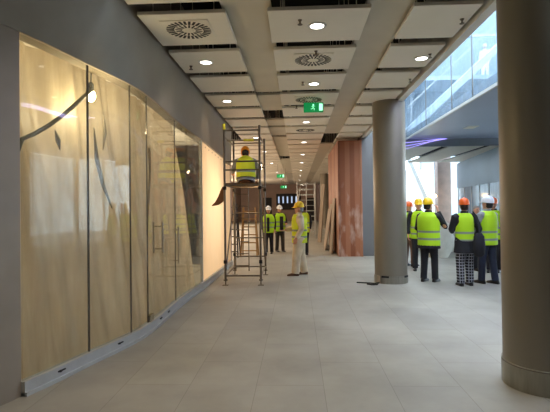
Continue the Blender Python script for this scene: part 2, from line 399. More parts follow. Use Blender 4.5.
# bridge soffit panels
for i in range(6):
    x0 = 2.65+1.65*i
    o = MB().box(x0,x0+1.33,17.76,24.55,ZC,ZC+.04).tube([(x0+.6,18.2,ZC+.03),(x0+.6,18.2,4.298)],.008,6).tube([(x0+.6,24,ZC+.03),(x0+.6,24,4.298)],.008,6).build('soffit_raft', M_panel)
    tag(o, 'pale soffit panel under the bridge, %s from the round column' % ['nearest','second','third','fourth','fifth','sixth'][i], 'ceiling panel', 'soffit panels under the bridge')

# far side of the hall
struct(MB().loft([[Vector((8.9,25.5,z)),Vector((9.1,25.5,z)),Vector((7.9,16.5,z)),Vector((7.7,16.5,z))] for z in (2.5,3.87)]).build('wall_hall', mat('hall_blue_wall', srgb(168,184,198), .45, noise=.05, nscale=1)))
wh = struct(MB().loft([[Vector((8.93,25.4,z)),Vector((8.95,25.4,z)),Vector((7.75,16.5,z)),Vector((7.73,16.5,z))] for z in (.05,2.5)]).build('window_8', M_bluegl))
for i in range(7):
    t = i/6; x = 8.94-1.2*t; y = 25.4-8.9*t
    MB().box(x-.03,x+.03,y-.03,y+.03,0,2.5).build('mullion', M_rail, wh)
struct(MB().box(2.3,22,33.0,33.3,0,1.0).box(9,22,33,33.3,1,7).box(2.3,3.4,33,33.3,1,7).box(3.4,9,33,33.3,5.5,7).build('wall_hall_back', M_palehall))
w9 = struct(MB().box(3.4,9,33.12,33.14,1.0,5.5).build('window_9', M_gl2))
for i in range(4): MB().box(3.4+1.85*i-.04,3.4+1.85*i+.04,33.05,33.2,1.0,5.5).build('mullion', M_rail, w9)
MB().box(3.4,9,33.05,33.2,2.9,2.97).build('transom', M_rail, w9)
# right-hand facade
w10 = struct(MB().box(13.9,13.92,-8,27,.1,4.1).build('window_10', M_gl2))
for i in range(15): MB().box(13.85,13.97,-8+2.4*i,-7.92+2.4*i,0,4.15).build('mullion', M_rail, w10)

# ------------------------------------------------------------------ storefront glazing
JO = [3.93, 4.76, 5.48, 5.95, 7.35, 9.18]
for i, (a, b) in enumerate(zip(JO, JO[1:])):
    isdoor = i == 3
    nm = 'door_3' if isdoor else 'window_%d' % (i+11)
    w = struct(ribbon(MB(), a+.008, b-.008, .13, None, -.012, 0).build(nm, M_gl, smooth=True))
    ribbon(MB(), b-(.007 if i == 0 else .004), b+(.007 if i == 0 else .004), .13, None, -.014, .002).build('joint', M_joint, w)
    if isdoor:
        y = 6.35; x = cx(y)
        h = MB().tube([(x+.07,y,1.02),(x+.07,y,1.46)], .014).tube([(x-.05,y,1.40),(x+.07,y,1.40)], .011).tube([(x-.05,y,1.08),(x+.07,y,1.08)], .011).tube([(x-.06,y,1.02),(x-.06,y,1.46)], .014).build('handle', M_chrome, w, smooth=True)
        y = 7.25; x = cx(y)
        MB().tube([(x+.07,y,.75),(x+.07,y,1.35)], .012).tube([(x-.01,y,.80),(x+.07,y,.80)], .010).tube([(x-.01,y,1.30),(x+.07,y,1.30)], .010).build('handle', M_chrome, w, smooth=True)
        MB().box(cx(5.99)-.03,cx(5.99)+.02,5.97,6.12,.12,.22).build('hinge', M_chrome, w)
struct(ribbon(ribbon(MB(), 3.92, 12.85, 0, .13, -.05, .035), 3.92, 12.85, 0, .035, .0, .055).build('baseboard_left', M_rail, smooth=True))
# small black wedges on the base rail
for k, (y, lab) in enumerate([(4.32,'small black glazing wedge on the base rail below the first glass pane'),(5.2,'small black glazing wedge on the base rail below the second glass pane'),(6.35,'small black glazing wedge on the base rail under the door handle'),(6.75,'small dark scrap on the base rail at the door foot')]):
    x = cx(y, .036)
    a = math.atan2(cx(y+.1)-cx(y-.1), .2)
    mbk = MB().box(-.004,.012,-.045,.045,.085,.097).box(.0,.016,-.03,-.01,.08,.10)
    tag(mbk.build('glazing_wedge', M_blk, loc=(x,y,0), rotz=-a), lab, 'wedge')
# warm boarded bay past the glass
mb = MB(); v = [[mb.b.verts.new((cx(y,-.02),y,z)) for z in (.13,gt(y)-.01)] for y in ys(9.19,12.85)]
for a_, b_ in zip(v, v[1:]): mb.b.faces.new((a_[0],b_[0],b_[1],a_[1]))
bay = tag(mb.build('board_panel', M_bay, smooth=True), 'warm backlit pale board panel with screwed edges beyond the glass', 'wall panel')
for i in range(12):
    MB().ell((cx(9.24)-.018, 9.25, .35+.235*i), .008, .014, .014, 8, 6).build('screw', M_blk, bay)
for i in range(9):
    y = 9.6+.36*i; MB().ell((cx(y)-.018, y, gt(y)-.08), .008, .014, .014, 8, 6).build('screw', M_blk, bay)
struct(ribbon(MB(), 9.17, 9.205, .13, None, -.05, .005).build('trim_4', M_rail))

# plastic sheet hanging behind the glass
b = bmesh.new(); Y = ys(3.0, 9.16, .035); Z = [.02+3.38*i/40 for i in range(41)]
Z = [z*3.44/3.40 for z in Z]
grid = []
for y in Y:
    row = []
    for z in Z:
        f = .035*math.sin(y*9+.5*math.sin(z*1.3))+.02*math.sin(y*23+z*.8)+.03*math.sin(y*4.1+z*1.7)+.02*math.sin(z*2.2+y)
        row.append(b.verts.new((cx(y,-.16-.42*z/3.4)+f*(.35+.65*z/3.4)*1.1, y, z)))
    grid.append(row)
for i in range(len(Y)-1):
    for j in range(len(Z)-1): b.faces.new((grid[i][j],grid[i+1][j],grid[i+1][j+1],grid[i][j+1]))
s = MB(); s.b.free(); s.b = b
tag(s.build('plastic_sheet', M_sheet, smooth=True), 'beige plastic dust sheet hanging in folds behind the glass front', 'dust sheet')
# cable draped behind the glass, and dark straps hanging with it
import functools
def pt(px, py, X=None, Yp=None, Z=None):       # place on a plane from measured image position of the survey photograph
    d = cam.matrix_world.to_3x3() @ Vector(((px-275)/FPX, -(py-206+SHY)/FPX, -1))
    o = Vector((0,0,CH))
    if X is not None: t = (X-o.x)/d.x
    elif Yp is not None: t = Yp/d.y
    else: t = (Z-o.z)/d.z
    return o+d*t
def ptc(px, py, off):
    p = pt(px, py, X=-2.2)
    for _ in range(12): p = p*.5+pt(px, py, X=cx(p.y, off))*.5
    return p
pts = [ptc(*p, -.10) for p in [(22,139),(34,134),(48,126),(62,116),(76,104),(91,90)]]
pts = [pts[0]+Vector((-.02,-.25,-.9)), pts[0]+Vector((-.03,-.1,-.25))]+pts
tag(MB().tube(pts, .022, 8).build('cable', mat('dark_cable', srgb(82,78,62), .7), smooth=True), 'thick dark cable sagging to the lamp behind the first glass pane', 'cable')
def strap(px, X, w, lab):
    q = [ptc(*p, -.09) for p in px]
    tag(MB().tube(q, w, 8).build('hanging_strap', mat('dark_strap', srgb(96,86,62), .8), smooth=True), lab, 'strap')
strap([(94,128),(97,160),(103,185),(112,208)], -2.2, [.006,.026,.022,.008], 'long dark strap hanging in a curve right of the lamp behind the glass')
strap([(104,118),(105,132),(103,150)], -2.2, [.004,.022,.005], 'short dark strap end hanging high behind the second glass pane')
strap([(55,130),(58,140),(60,150)], -2.45, [.004,.028,.004], 'small dark flag of tape hanging under the sagging cable')
strap([(149,148),(150,170),(147,235)], -2.02, [.02,.016,.012], 'thin dark upright hose behind the glass beside the door')
# work lamp
lp = ptc(91,96,-.16)
wl = thing('work_lamp', 'bare glowing work lamp hanging behind the glass joint', 'lamp', lp)
MB().ell((0,0,0), .05,.05,.065).build('bulb', M_bulb, wl, smooth=True)
MB().lathe([(.02,.06),(.03,.07),(.03,.14),(.012,.16)], 14).build('socket', M_blk, wl, smooth=True)
MB().tube([(0,0,.15),(0,.02,3.44-lp.z)], .008, 8).build('flex', M_blk, wl)
light('lamp_light', 'POINT', lp+Vector((.0,0,-.09)), 16, (1,.80,.54), size=.06)
for (x, y, z, e) in [(-3.4,4.6,3.0,5),(-3.2,6.2,3.0,19),(-3.2,8.2,2.9,17),(-3.7,10.6,1.7,100)]:
    light('shop_light', 'POINT', (x,y,z), e, (1,.82,.60) if y < 10 else (1,.88,.70), size=.25)

# ------------------------------------------------------------------ suspended ceiling
ORD = ['first','second','third','fourth','fifth','sixth','seventh','eighth','ninth','tenth']
ROWS = {'left':(-1.81,-.79),'middle':(-.31,.86),'right':(1.33,2.09)}
Y0 = 5.06; P = 1.275; PL = 1.0
for rn, (x0, x1) in ROWS.items():
    for k in range(-5, 33):
        y = Y0+P*k
        xa = x0
        if rn == 'left' and y > 13: xa = x0
        hw = (x1-x0)/2; m = MB().box(-hw,hw,0,PL,0,.045)
        if k == -5: bmesh.ops.bevel(m.b, geom=m.b.edges[:], offset=.006, segments=2, affect='EDGES', profile=.5)
        if k == -5:
            for sx in (-1,1):
                for yy in (.12,PL-.12): m.tube([(sx*(hw-.15),yy,.04),(sx*(hw-.15),yy,4.998-ZC)], .006, 6)      # suspension rods
            o = m.build('ceiling_raft', M_panel, loc=((x0+x1)/2, y, ZC)); first = o
        else:
            m.b.free(); o = first.copy(); C.objects.link(o); o.location = ((x0+x1)/2, y, ZC)
        if k < 0: lab = 'white ceiling panel of the %s row, overhead before its first panel in view' % rn; g = 'overhead panels of the %s ceiling row' % rn
        elif k < 10: lab = 'white ceiling panel, %s in view of the %s row counting from the front' % (ORD[k], rn); g = None
        else: lab = 'white ceiling panel in the far part of the %s row, past its tenth' % rn; g = 'far panels of the %s ceiling row' % rn
        tag(o, lab, 'ceiling panel', g or 'suspended ceiling panels')
for x0, x1, k0, nm in ((-5.9,-3.95,8,'outer'),(-3.85,-1.815,8,'inner')):
    for k in range(k0, 33):
        y = Y0+P*k
        tag(MB().box(x0,x1,0,PL,0,.045).tube([((x0+x1)/2,.2,.04),((x0+x1)/2,.2,4.998-ZC)], .006, 6).tube([((x0+x1)/2,.8,.04),((x0+x1)/2,.8,4.998-ZC)], .006, 6).build('ceiling_raft', M_panel, loc=(0,y,ZC)), 'white ceiling panel in the %s row over the far left bay' % nm, 'ceiling panel', 'far %s left bay panels' % nm)
def strip(x0, x1, a, b, lab):
    tag(MB().box(x0,x1,0,b-a,0,.05).tube([((x0+x1)/2,.1,.04),((x0+x1)/2,.1,4.868-ZC)], .006, 6).tube([((x0+x1)/2,b-a-.1,.04),((x0+x1)/2,b-a-.1,4.868-ZC)], .006, 6).build('ceiling_baffle', M_strip, loc=(0,a,ZC+(.01 if a > 16 else .09))), lab, 'ceiling strip')
for a, b, w in [(1.5,9.05,'long nearest'),(9.3,10.8,'short tan'),(12.0,12.9,'stubby'),(13.2,14.7,'short grey'),(15.1,21.0,'spot-lit far'),(21.7,30,'distant'),(30.6,47.8,'farthest')]:
    strip(-.84,-.27,a,b, '%s grey ceiling strip between the left and middle panel rows' % w)
for a, b, w in [(1.5,14.5,'long nearest'),(16.4,30,'far'),(30.5,47.8,'farthest')]:
    strip(.82,1.37,a,b, '%s grey ceiling strip between the middle and right panel rows' % w)
def vent(loc, lab):
    t = thing('air_vent', lab, 'air vent', loc, 0, 'round ceiling vents')
    MB().box(-.29,.29,-.29,.29,-.012,.0).build('plate', M_panel, t, bevel=.003)
    m = MB()
    for ring, (r0, r1, n, w) in enumerate([(.085,.165,16,.022),(.18,.275,28,.030)]):
        for i in range(n):
            a = 2*PI*i/n; q = Matrix.Rotation(a, 4, 'Z') @ Matrix.Rotation(.25, 4, 'Z')
            m.box(r0,r1,-w/2,w/2,-.0145,-.011,q)
    m.build('slots', M_blk, t)
    MB().lathe([(.05,-.02),(.06,-.012)], 20).build('hub', M_panel, t)
def downlight(loc, lab, e, g='round downlights'):
    t = thing('downlight', lab, 'downlight', loc, 0, g)
    MB().lathe([(.085,-.004),(.085,-.012),(.115,-.012),(.118,0),(.09,.002)], 28, cap=False).build('trim_ring', M_white, t, smooth=True)
    MB().lathe([(.088,-.006),(.088,-.002)], 28).build('lens', M_lens, t)
    if e: light('downlight_beam', 'SPOT', (loc[0],loc[1],loc[2]-.03), e, (1,.86,.68), (loc[0],loc[1],0), .08, 125, .8)
def ceil(px, py): v = pt(px, py, Z=ZC); return (v.x, v.y, v.z)
vent(ceil(189,29.5), 'round slotted vent in the front panel of the left ceiling row')
vent(ceil(313,59.5), 'round slotted vent in the second panel of the middle ceiling row')
vent((.27,Y0+3*P+.5,ZC), 'round slotted vent in the ceiling just above the near exit sign')
vent((.27,Y0+6*P+.5,ZC), 'round slotted vent in the middle ceiling row well past the near exit sign')
EB = 12
downlight(ceil(206,62), 'lit downlight in the second panel of the left ceiling row', EB)
downlight(ceil(227,101), 'lit downlight above the scaffold, in the fourth left panel', EB)
downlight(ceil(317,25.5), 'lit downlight in the front panel of the middle ceiling row', EB)
downlight(ceil(314,83.5), 'lit downlight between the two nearer middle-row vents', EB)
downlight(ceil(421.5,58), 'lit downlight in the second panel of the right ceiling row', EB)
for k in (-2,-4): downlight((.27,Y0+k*P+.5,ZC), 'lit downlight overhead, before the middle row comes into view', 40, 'overhead middle-row downlights')
for k in (-1,-3): downlight((-1.3,Y0+k*P+.5,ZC), 'lit downlight overhead, before the left row comes into view', 40, 'overhead left-row downlights')
for k in (5,8,11,14,18,22,27): downlight((.27,Y0+k*P+.5,ZC), 'lit downlight far along the middle ceiling row', 40, 'far middle-row downlights')
for k in (7,10,14,19,25): downlight((-1.3,Y0+k*P+.5,ZC), 'lit downlight far along the left ceiling row', 40, 'far left-row downlights')
def spot(px, py, lab, e=10):
    v = pt(px, py, Z=ZC+.12)
    t = thing('spotlight', lab, 'spotlight', v, 0, 'small bright spotlights')
    MB().lathe([(.035,-.0),(.035,-.012),(.055,-.012),(.056,.008)], 18, cap=False).build('trim_ring', M_white, t, smooth=True)
    MB().lathe([(.036,-.008),(.036,-.004)], 18).build('lens', M_spotlens, t)
    light('spot_beam', 'SPOT', v+Vector((0,0,-.03)), e, (1,.92,.8), (v.x,v.y,0), .04, 80, .6)
spot(376,24,'bright spotlight in the right ceiling strip near the front', 30)
spot(269,96,'bright spotlight in the left ceiling strip before its first break', 14)
spot(328,127,'bright spotlight in the right ceiling strip near the copper pier', 14)
spot(278,146,'bright spotlight in the far part of the left ceiling strip', 14)
for px, py, lab in [(191,66,'sprinkler head beside the second left-row downlight'),(300,20,'sprinkler head beside the front middle-row downlight'),(462,19,'sprinkler head in the front panel of the right row'),(430,54,'sprinkler head beside the right-row downlight'),(410,79,'sprinkler head in the third panel of the right row'),(316,51,'sprinkler head beside the second middle-row vent'),(303,82,'sprinkler head beside the third middle-row panel downlight'),(296.5,106,'sprinkler head just left of the near exit sign')]:
    t = thing('sprinkler', lab, 'sprinkler', ceil(px,py), 0, 'ceiling sprinklers')
    MB().lathe([(.028,.003),(.02,-.012),(.012,-.02),(.010,-.05)], 12).build('body', M_steel, t, smooth=True)
    MB().lathe([(.03,-.052),(.03,-.058)], 12).build('deflector', M_steel, t)
# exit signs
def exit_sign(loc, w, h, lab):
    t = thing('exit_sign', lab, 'exit sign', loc, 0, 'hanging exit signs')
    x = MB().box(-w/2,w/2,-.03,.03,-h/2,h/2).build('housing', M_green, t, bevel=.006)
    u = h/10; y = -.033
    MB().box(w*.28,w*.46,y,y+.004,-h*.36,h*.36).build('doorway_symbol', M_exitw, t)
    m = MB()
    m.ell((-.2*u,y,2.6*u), .75*u,.004,.75*u, 12, 6)
    for a, b in [((-.4*u,1.8*u),(-.7*u,-.4*u)),((-.5*u,1.5*u),(1.5*u,.8*u)),((-.4*u,1.5*u),(-2.0*u,.6*u)),((-.7*u,-.4*u),(.9*u,-1.6*u)),((.9*u,-1.6*u),(.6*u,-3.2*u)),((-.7*u,-.4*u),(-1.7*u,-1.8*u)),((-1.7*u,-1.8*u),(-3.0*u,-1.9*u))]:
        m.bar((a[0],y,a[1]),(b[0],y,b[1]), .8*u, .006)
    m.build('running_figure', M_exitw, t)
    for s in (-1,1): MB().tube([(s*w*.35,0,h/2),(s*w*.35,0,ZC-loc[2])], .006, 6).build('hanger', M_steel, t)
p = pt(313.5,107.5, Yp=9.4); exit_sign(p, .41, .20, 'large green exit sign hanging in front of the middle ceiling row')
p = pt(280.5,176, Yp=24); exit_sign(p, .40, .19, 'upper of two small far green exit signs')
p = pt(283.5,187, Yp=27); exit_sign(p, .36, .17, 'lower of two small far green exit signs')

# ------------------------------------------------------------------ columns
def column(loc, r, lab, zt=ZC-.001, base=.22):
    t = thing('column', lab, 'column', loc)
    MB().lathe([(r,base),(r,zt)], 64).build('shaft', M_col, t, smooth=True)
    MB().lathe([(r+.012,0),(r+.012,base-.01),(r,base)], 64).build('base_collar', M_collar, t, smooth=True)
    MB().lathe([(r+.014,base*.93),(r+.014,base*.97)], 64).build('collar_band', M_steel, t, smooth=True)
    return t
column((2.25,4.30,0), .33, 'large round column at the right edge of the photo')
c2 = column((2.01,9.86,0), .345, 'round grey column in the middle beside the workers', base=.16)
column((2.0,32.2,0), .35, 'distant round grey column past the copper pier')
# wrapping scraps and cable at the middle column
for i, (a, w, h, lab) in enumerate([(-2.55,.10,.16,'pale torn tape scrap at the left foot of the middle column'),(-2.1,.16,.04,'dark tape scrap on the front of the middle column collar'),(-.75,.12,.04,'dark tape scrap at the right of the middle column collar')]):
    q = Matrix.Rotation(a, 4, 'Z')
    z0 = .0 if i == 0 else .13
    tag(MB().box(.358,.372,-w/2,w/2,z0,z0+h,q).build('tape_scrap', M_board if i == 0 else M_blk, loc=(2.01,9.86,0)), lab, 'tape')
tag(MB().tube([(1.25,9.70,.012),(1.52,9.62,.012),(1.6,9.52,.02),(1.68,9.46,.05),(1.63,9.40,.02),(1.52,9.42,.012),(1.44,9.5,.012)], .014, 8).build('floor_cable', M_blk, smooth=True), 'black cable lying on the floor at the foot of the middle column', 'cable')

# ------------------------------------------------------------------ scaffold tower on the left
S = thing('scaffold_tower', 'narrow steel scaffold tower with worker on its deck beside the boarded bay', 'scaffold', (-1.155,9.48,0))
W = .375; D = 1.42
for x in (-W, W):
    for y in (0, D):
        ps = MB().tube([(x,y,.12),(x,y,3.38 if y == 0 else 3.3)], .024, 10).build('post', M_steel, S, smooth=True)
        MB().box(-.06,.06,-.06,.06,0,.012).tube([(0,0,.01),(0,0,.2)], .014, 8).lathe([(.045,.10),(.045,.125)], 10).build('base_jack', M_steel, ps, loc=(x,y,0))
        for z in (.46,2.02): MB().box(x-.033,x+.033,y-.033,y+.033,z,z+.07).build('coupler', M_blk, ps)
MB().tube([(-W,-0.0,3.30),(-W,0,3.42)], .03, 10).build('post_cap', M_yel, S)
def rail(a, b, r=.018, nm='rail', m=M_steel): MB().tube([a,b], r, 8).build(nm, m, S, smooth=True)
for z in (3.28,2.62,2.44,2.12,.20): rail((-W,0,z),(W,0,z))
for z in (3.2,2.6,2.12,1.5,.9,.45,.20): rail((-W,D,z),(W,D,z), .016)
for x in (-W,W):
    for z in (3.15,2.62,2.12,.20): rail((x,0,z),(x,D,z), .018)
rail((-W,.03,.25),(-W,D-.03,1.95), .015, 'brace'); rail((W,D-.03,.25),(W,.03,1.95), .015, 'brace')
rail((-.25,.7,.20),(-.25,.7,2.1), .012, 'ladder_post'); rail((.05,.7,.20),(.05,.7,2.1), .012, 'ladder_post')
for i in range(7): rail((-.25,.7,.32+.27*i),(.05,.7,.32+.27*i), .010, 'ladder_rung')
MB().box(-W+.01,W-.01,.02,D-.02,2.13,2.165).build('deck', M_deck, S)
MB().tube([(.0,.35,3.12),(.22,.35,3.12)], .03, 8).build('clamp', M_yel, S)
rail((-W,.35,3.12),(W,.35,3.12), .016)
# brown curved form standing in for a dark shape against the boards
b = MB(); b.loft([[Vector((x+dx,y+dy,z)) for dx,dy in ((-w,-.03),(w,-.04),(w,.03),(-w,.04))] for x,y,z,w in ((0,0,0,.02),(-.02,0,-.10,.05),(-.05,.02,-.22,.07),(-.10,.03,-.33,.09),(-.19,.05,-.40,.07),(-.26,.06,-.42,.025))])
tag(mesh_obj('hung_form', remeshed(b, .012, 4, 1), M_mottle), 'brown curved form at the left rail of the scaffold tower', 'jacket').location = (-1.60,9.75,2.10)
# floodlight added on the tower to brighten the boards
fl = thing('floodlight', 'small floodlight added behind the scaffold to brighten the boards', 'floodlight', (-.92,11.02,2.62), R(-65))
MB().box(-.09,.09,-.05,.03,-.07,.07).build('housing', M_blk, fl, bevel=.01)
MB().box(-.08,.08,.03,.036,-.06,.06).build('lens', emit('added_flood_lens', (1,.82,.55,1), 20), fl)
MB().tube([(0,-.03,-.07),(.0,-.05,-.3),(.09,-.08,-.36)], .01, 8).build('bracket', M_steel, fl)
light('added_flood_beam', 'SPOT', (-1.02,10.95,2.6), 50, (1,.66,.36), (-1.93,10.4,1.3), .12, 130, .8)

# ladders behind the tower
def ladder(name, lab, loc, rotz, w, h, n, spread, m, back=True):
    t = thing(name, lab, 'ladder', loc, rotz)
    for x in (-1,1):
        MB().bar((x*w/2,-spread/2,0),(x*w*.36,0,h), .05, .03).build('stile', m, t)
        if back: MB().bar((x*w/2,spread/2,0),(x*w*.36,.03,h-.03), .04, .025).build('rear_leg', m, t)
    for i in range(n):
        f = (i+.8)/(n+.3); ww = w*(1-.28*f)
        MB().box(-ww/2,ww/2,-spread/2*(1-f)-.05,-spread/2*(1-f)+.05,h*f-.015,h*f+.015).build('step', m, t)
    return t
ladder('stepladder', 'wooden stepladder standing open behind the scaffold tower', pt(249,256, Z=0)+Vector((.03,0,0)), R(0), .54, 1.62, 6, .6, M_wood)
ladder('stepladder', 'grey metal stepladder left of the wooden one behind the scaffold', pt(236,257, Z=0)+Vector((-.12,.1,0)), R(0), .42, 1.75, 7, .6, M_dgrey)
# white tower further along the corridor
T = thing('scaffold_tower', 'distant white aluminium scaffold tower in mid corridor', 'scaffold', (.02,23,0))
for x in (0,.92):
    for y in (0,1.3): MB().tube([(x,y,0),(x,y,2.85)], .025, 8).build('post', M_alu, T, smooth=True)
for y in (0,1.3):
    for i in range(10): MB().tube([(0,y,.25+.28*i),(.92,y,.25+.28*i)], .013, 8).build('rung', M_alu, T)
MB().tube([(0,0,1.0),(0,1.3,2.4)], .016, 8).build('brace', M_white, T); MB().tube([(.46,0,.25),(.46,0,2.85)], .016, 8).build('centre_post', M_alu, T)
MB().tube([(-.25,-.2,0),(.15,.0,2.6)], .02, 8).build('ladder_post', M_white, T)
# boards leaning by the copper pier
for i, (y, b0, lab) in enumerate([(15.4,.16,'nearest pale plasterboard sheet leaning on the copper pier'),(16.6,.30,'second pale plasterboard sheet leaning on the copper pier'),(17.9,.22,'third and farthest plasterboard sheet leaning on the copper pier')]):
    tag(MB().loft([[Vector((1.31-b0,y,0)),Vector((1.31-b0+.03,y,0)),Vector((1.32,y,1.9-.2*i)),Vector((1.29,y,1.9-.2*i))], [Vector((1.31-b0,y+1.0,0)),Vector((1.31-b0+.03,y+1.0,0)),Vector((1.32,y+1.0,1.9-.2*i)),Vector((1.29,y+1.0,1.9-.2*i))]]).build('plasterboard_sheet', M_board), lab, 'board')
tag(MB().bar((.98,20.2,0),(1.2,20.4,2.6), .20, .05).build('timber_plank', M_board), 'pale plank leaning upright past the copper pier', 'plank')

# sacks, sheeting and beam in the hall
def sack(loc, rx, ry, h, lab, seed):
    rnd = random.Random(seed); m = MB(); ph = [rnd.uniform(0,6) for _ in range(6)]; rings = []
    for i in range(13):
        t = i/12; r = (.80+.32*math.sin(PI*min(1,t*1.1))) if t < .85 else (.8-.45*(t-.85)/.15)
        rings.append([Vector((rx*r*math.cos(a)*(1+.09*math.sin(3*a+ph[0]+4*t)+.06*math.sin(7*a+ph[1]-6*t)), ry*r*math.sin(a)*(1+.09*math.sin(2*a+ph[2]+5*t)), h*t)) for a in [2*PI*k/28 for k in range(28)]])
    m.loft(rings); return tag(m.build('rubble_sack', M_sack, smooth=True, loc=loc), lab, 'sack', 'sacks in the hall')
sack(pt(437,257,Z=0), .42,.38,1.25, 'tall crumpled white sack standing behind the yellow-helmeted worker', 1)
sack(pt(449,252,Z=0)+Vector((.2,.3,0)), .36,.34,.8, 'lower white sack right of the tall crumpled one', 2)
sack(pt(428,252,Z=0)+Vector((-.1,.6,0)), .34,.34,1.0, 'white sack half hidden behind the yellow-helmeted worker', 5)
tag(MB().bar(pt(409,158,Yp=29.5),pt(431,208,Yp=28.8), .34, .25).build('diagonal_beam', M_white), 'white diagonal beam sloping down to the group of workers', 'beam')
b = bmesh.new(); g = []
for i in range(40):
    x = 6.3+i*.085; row = []
    for j in range(26):
        z = .0+j*.165; row.append(b.verts.new((x, 30.0+.12*math.sin(x*7+z)+.08*math.sin(z*3+x*3), z*.94)))
    g.append(row)
for i in range(39):
    for j in range(25): b.faces.new((g[i][j],g[i+1][j],g[i+1][j+1],g[i][j+1]))
s = MB(); s.b.free(); s.b = b
mp_ = bpy.data.materials.new('white_film'); mp_.use_nodes = True
N, L = nodes(mp_); tr = N.new('ShaderNodeBsdfTranslucent'); tr.inputs['Color'].default_value = (.9,.94,.95,1); mxs = N.new('ShaderNodeMixShader'); mxs.inputs[0].default_value = .6
N['Principled BSDF'].inputs['Base Color'].default_value = (.85,.9,.92,1); L.new(N['Principled BSDF'].outputs[0], mxs.inputs[1]); L.new(tr.outputs[0], mxs.inputs[2]); L.new(mxs.outputs[0], N['Material Output'].inputs[0])
tag(s.build('plastic_sheet', mp_, smooth=True), 'white translucent plastic sheet hanging at the back of the bright hall', 'dust sheet')
tag(MB().box(8.0,8.75,26.0,26.6,0,4.5).build('brick_pier', mat('reddish_pier', srgb(214,190,178), .7, noise=.12, nscale=3)), 'reddish square pier behind the sacks in the bright hall', 'pier')
p = pt(435,196,Yp=25.2)
t = thing('wall_lamp', 'small warm lamp glowing beside the reddish pier', 'lamp', p)
MB().ell((0,0,0),.09,.09,.09).build('bulb', M_bulb2, t, smooth=True); MB().tube([(0,0,.08),(0,0,4.3-p.z)], .01, 6).build('flex', M_blk, t)
# violet reflections on the bridge fascia, drawn as thin glowing bars
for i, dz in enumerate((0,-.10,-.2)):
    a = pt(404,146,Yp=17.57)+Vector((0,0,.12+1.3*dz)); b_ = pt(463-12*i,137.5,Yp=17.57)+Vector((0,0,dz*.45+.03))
    tag(MB().bar(a,b_,.016,.014).build('violet_bar', M_streak), '%s of three violet reflections drawn as glowing bars on the fascia beyond the column' % ['topmost','middle one','lowest'][i], 'light strip', 'violet reflection bars')
for i in range(3):
    tag(MB().box(4.34+.16*i,4.37+.16*i,3.2,9.3,ZS-.03,ZS+.005).build('violet_bar', M_led2), '%s violet strip along the upper floor edge behind the edge column, mirrored in the glass' % ['first','second','third'][i], 'light strip', 'violet strips along the upper floor edge')
# square fixture in the blue soffit
v = pt(471,127,Z=ZS)
t = thing('ceiling_fixture', 'small white square fixture in the blue upper soffit', 'ceiling fixture', v)
MB().box(-.17,.17,-.25,.25,-.02,0).build('frame', M_white, t, bevel=.005); MB().box(-.12,.12,-.19,.19,-.026,-.02).build('cover', M_panel, t)

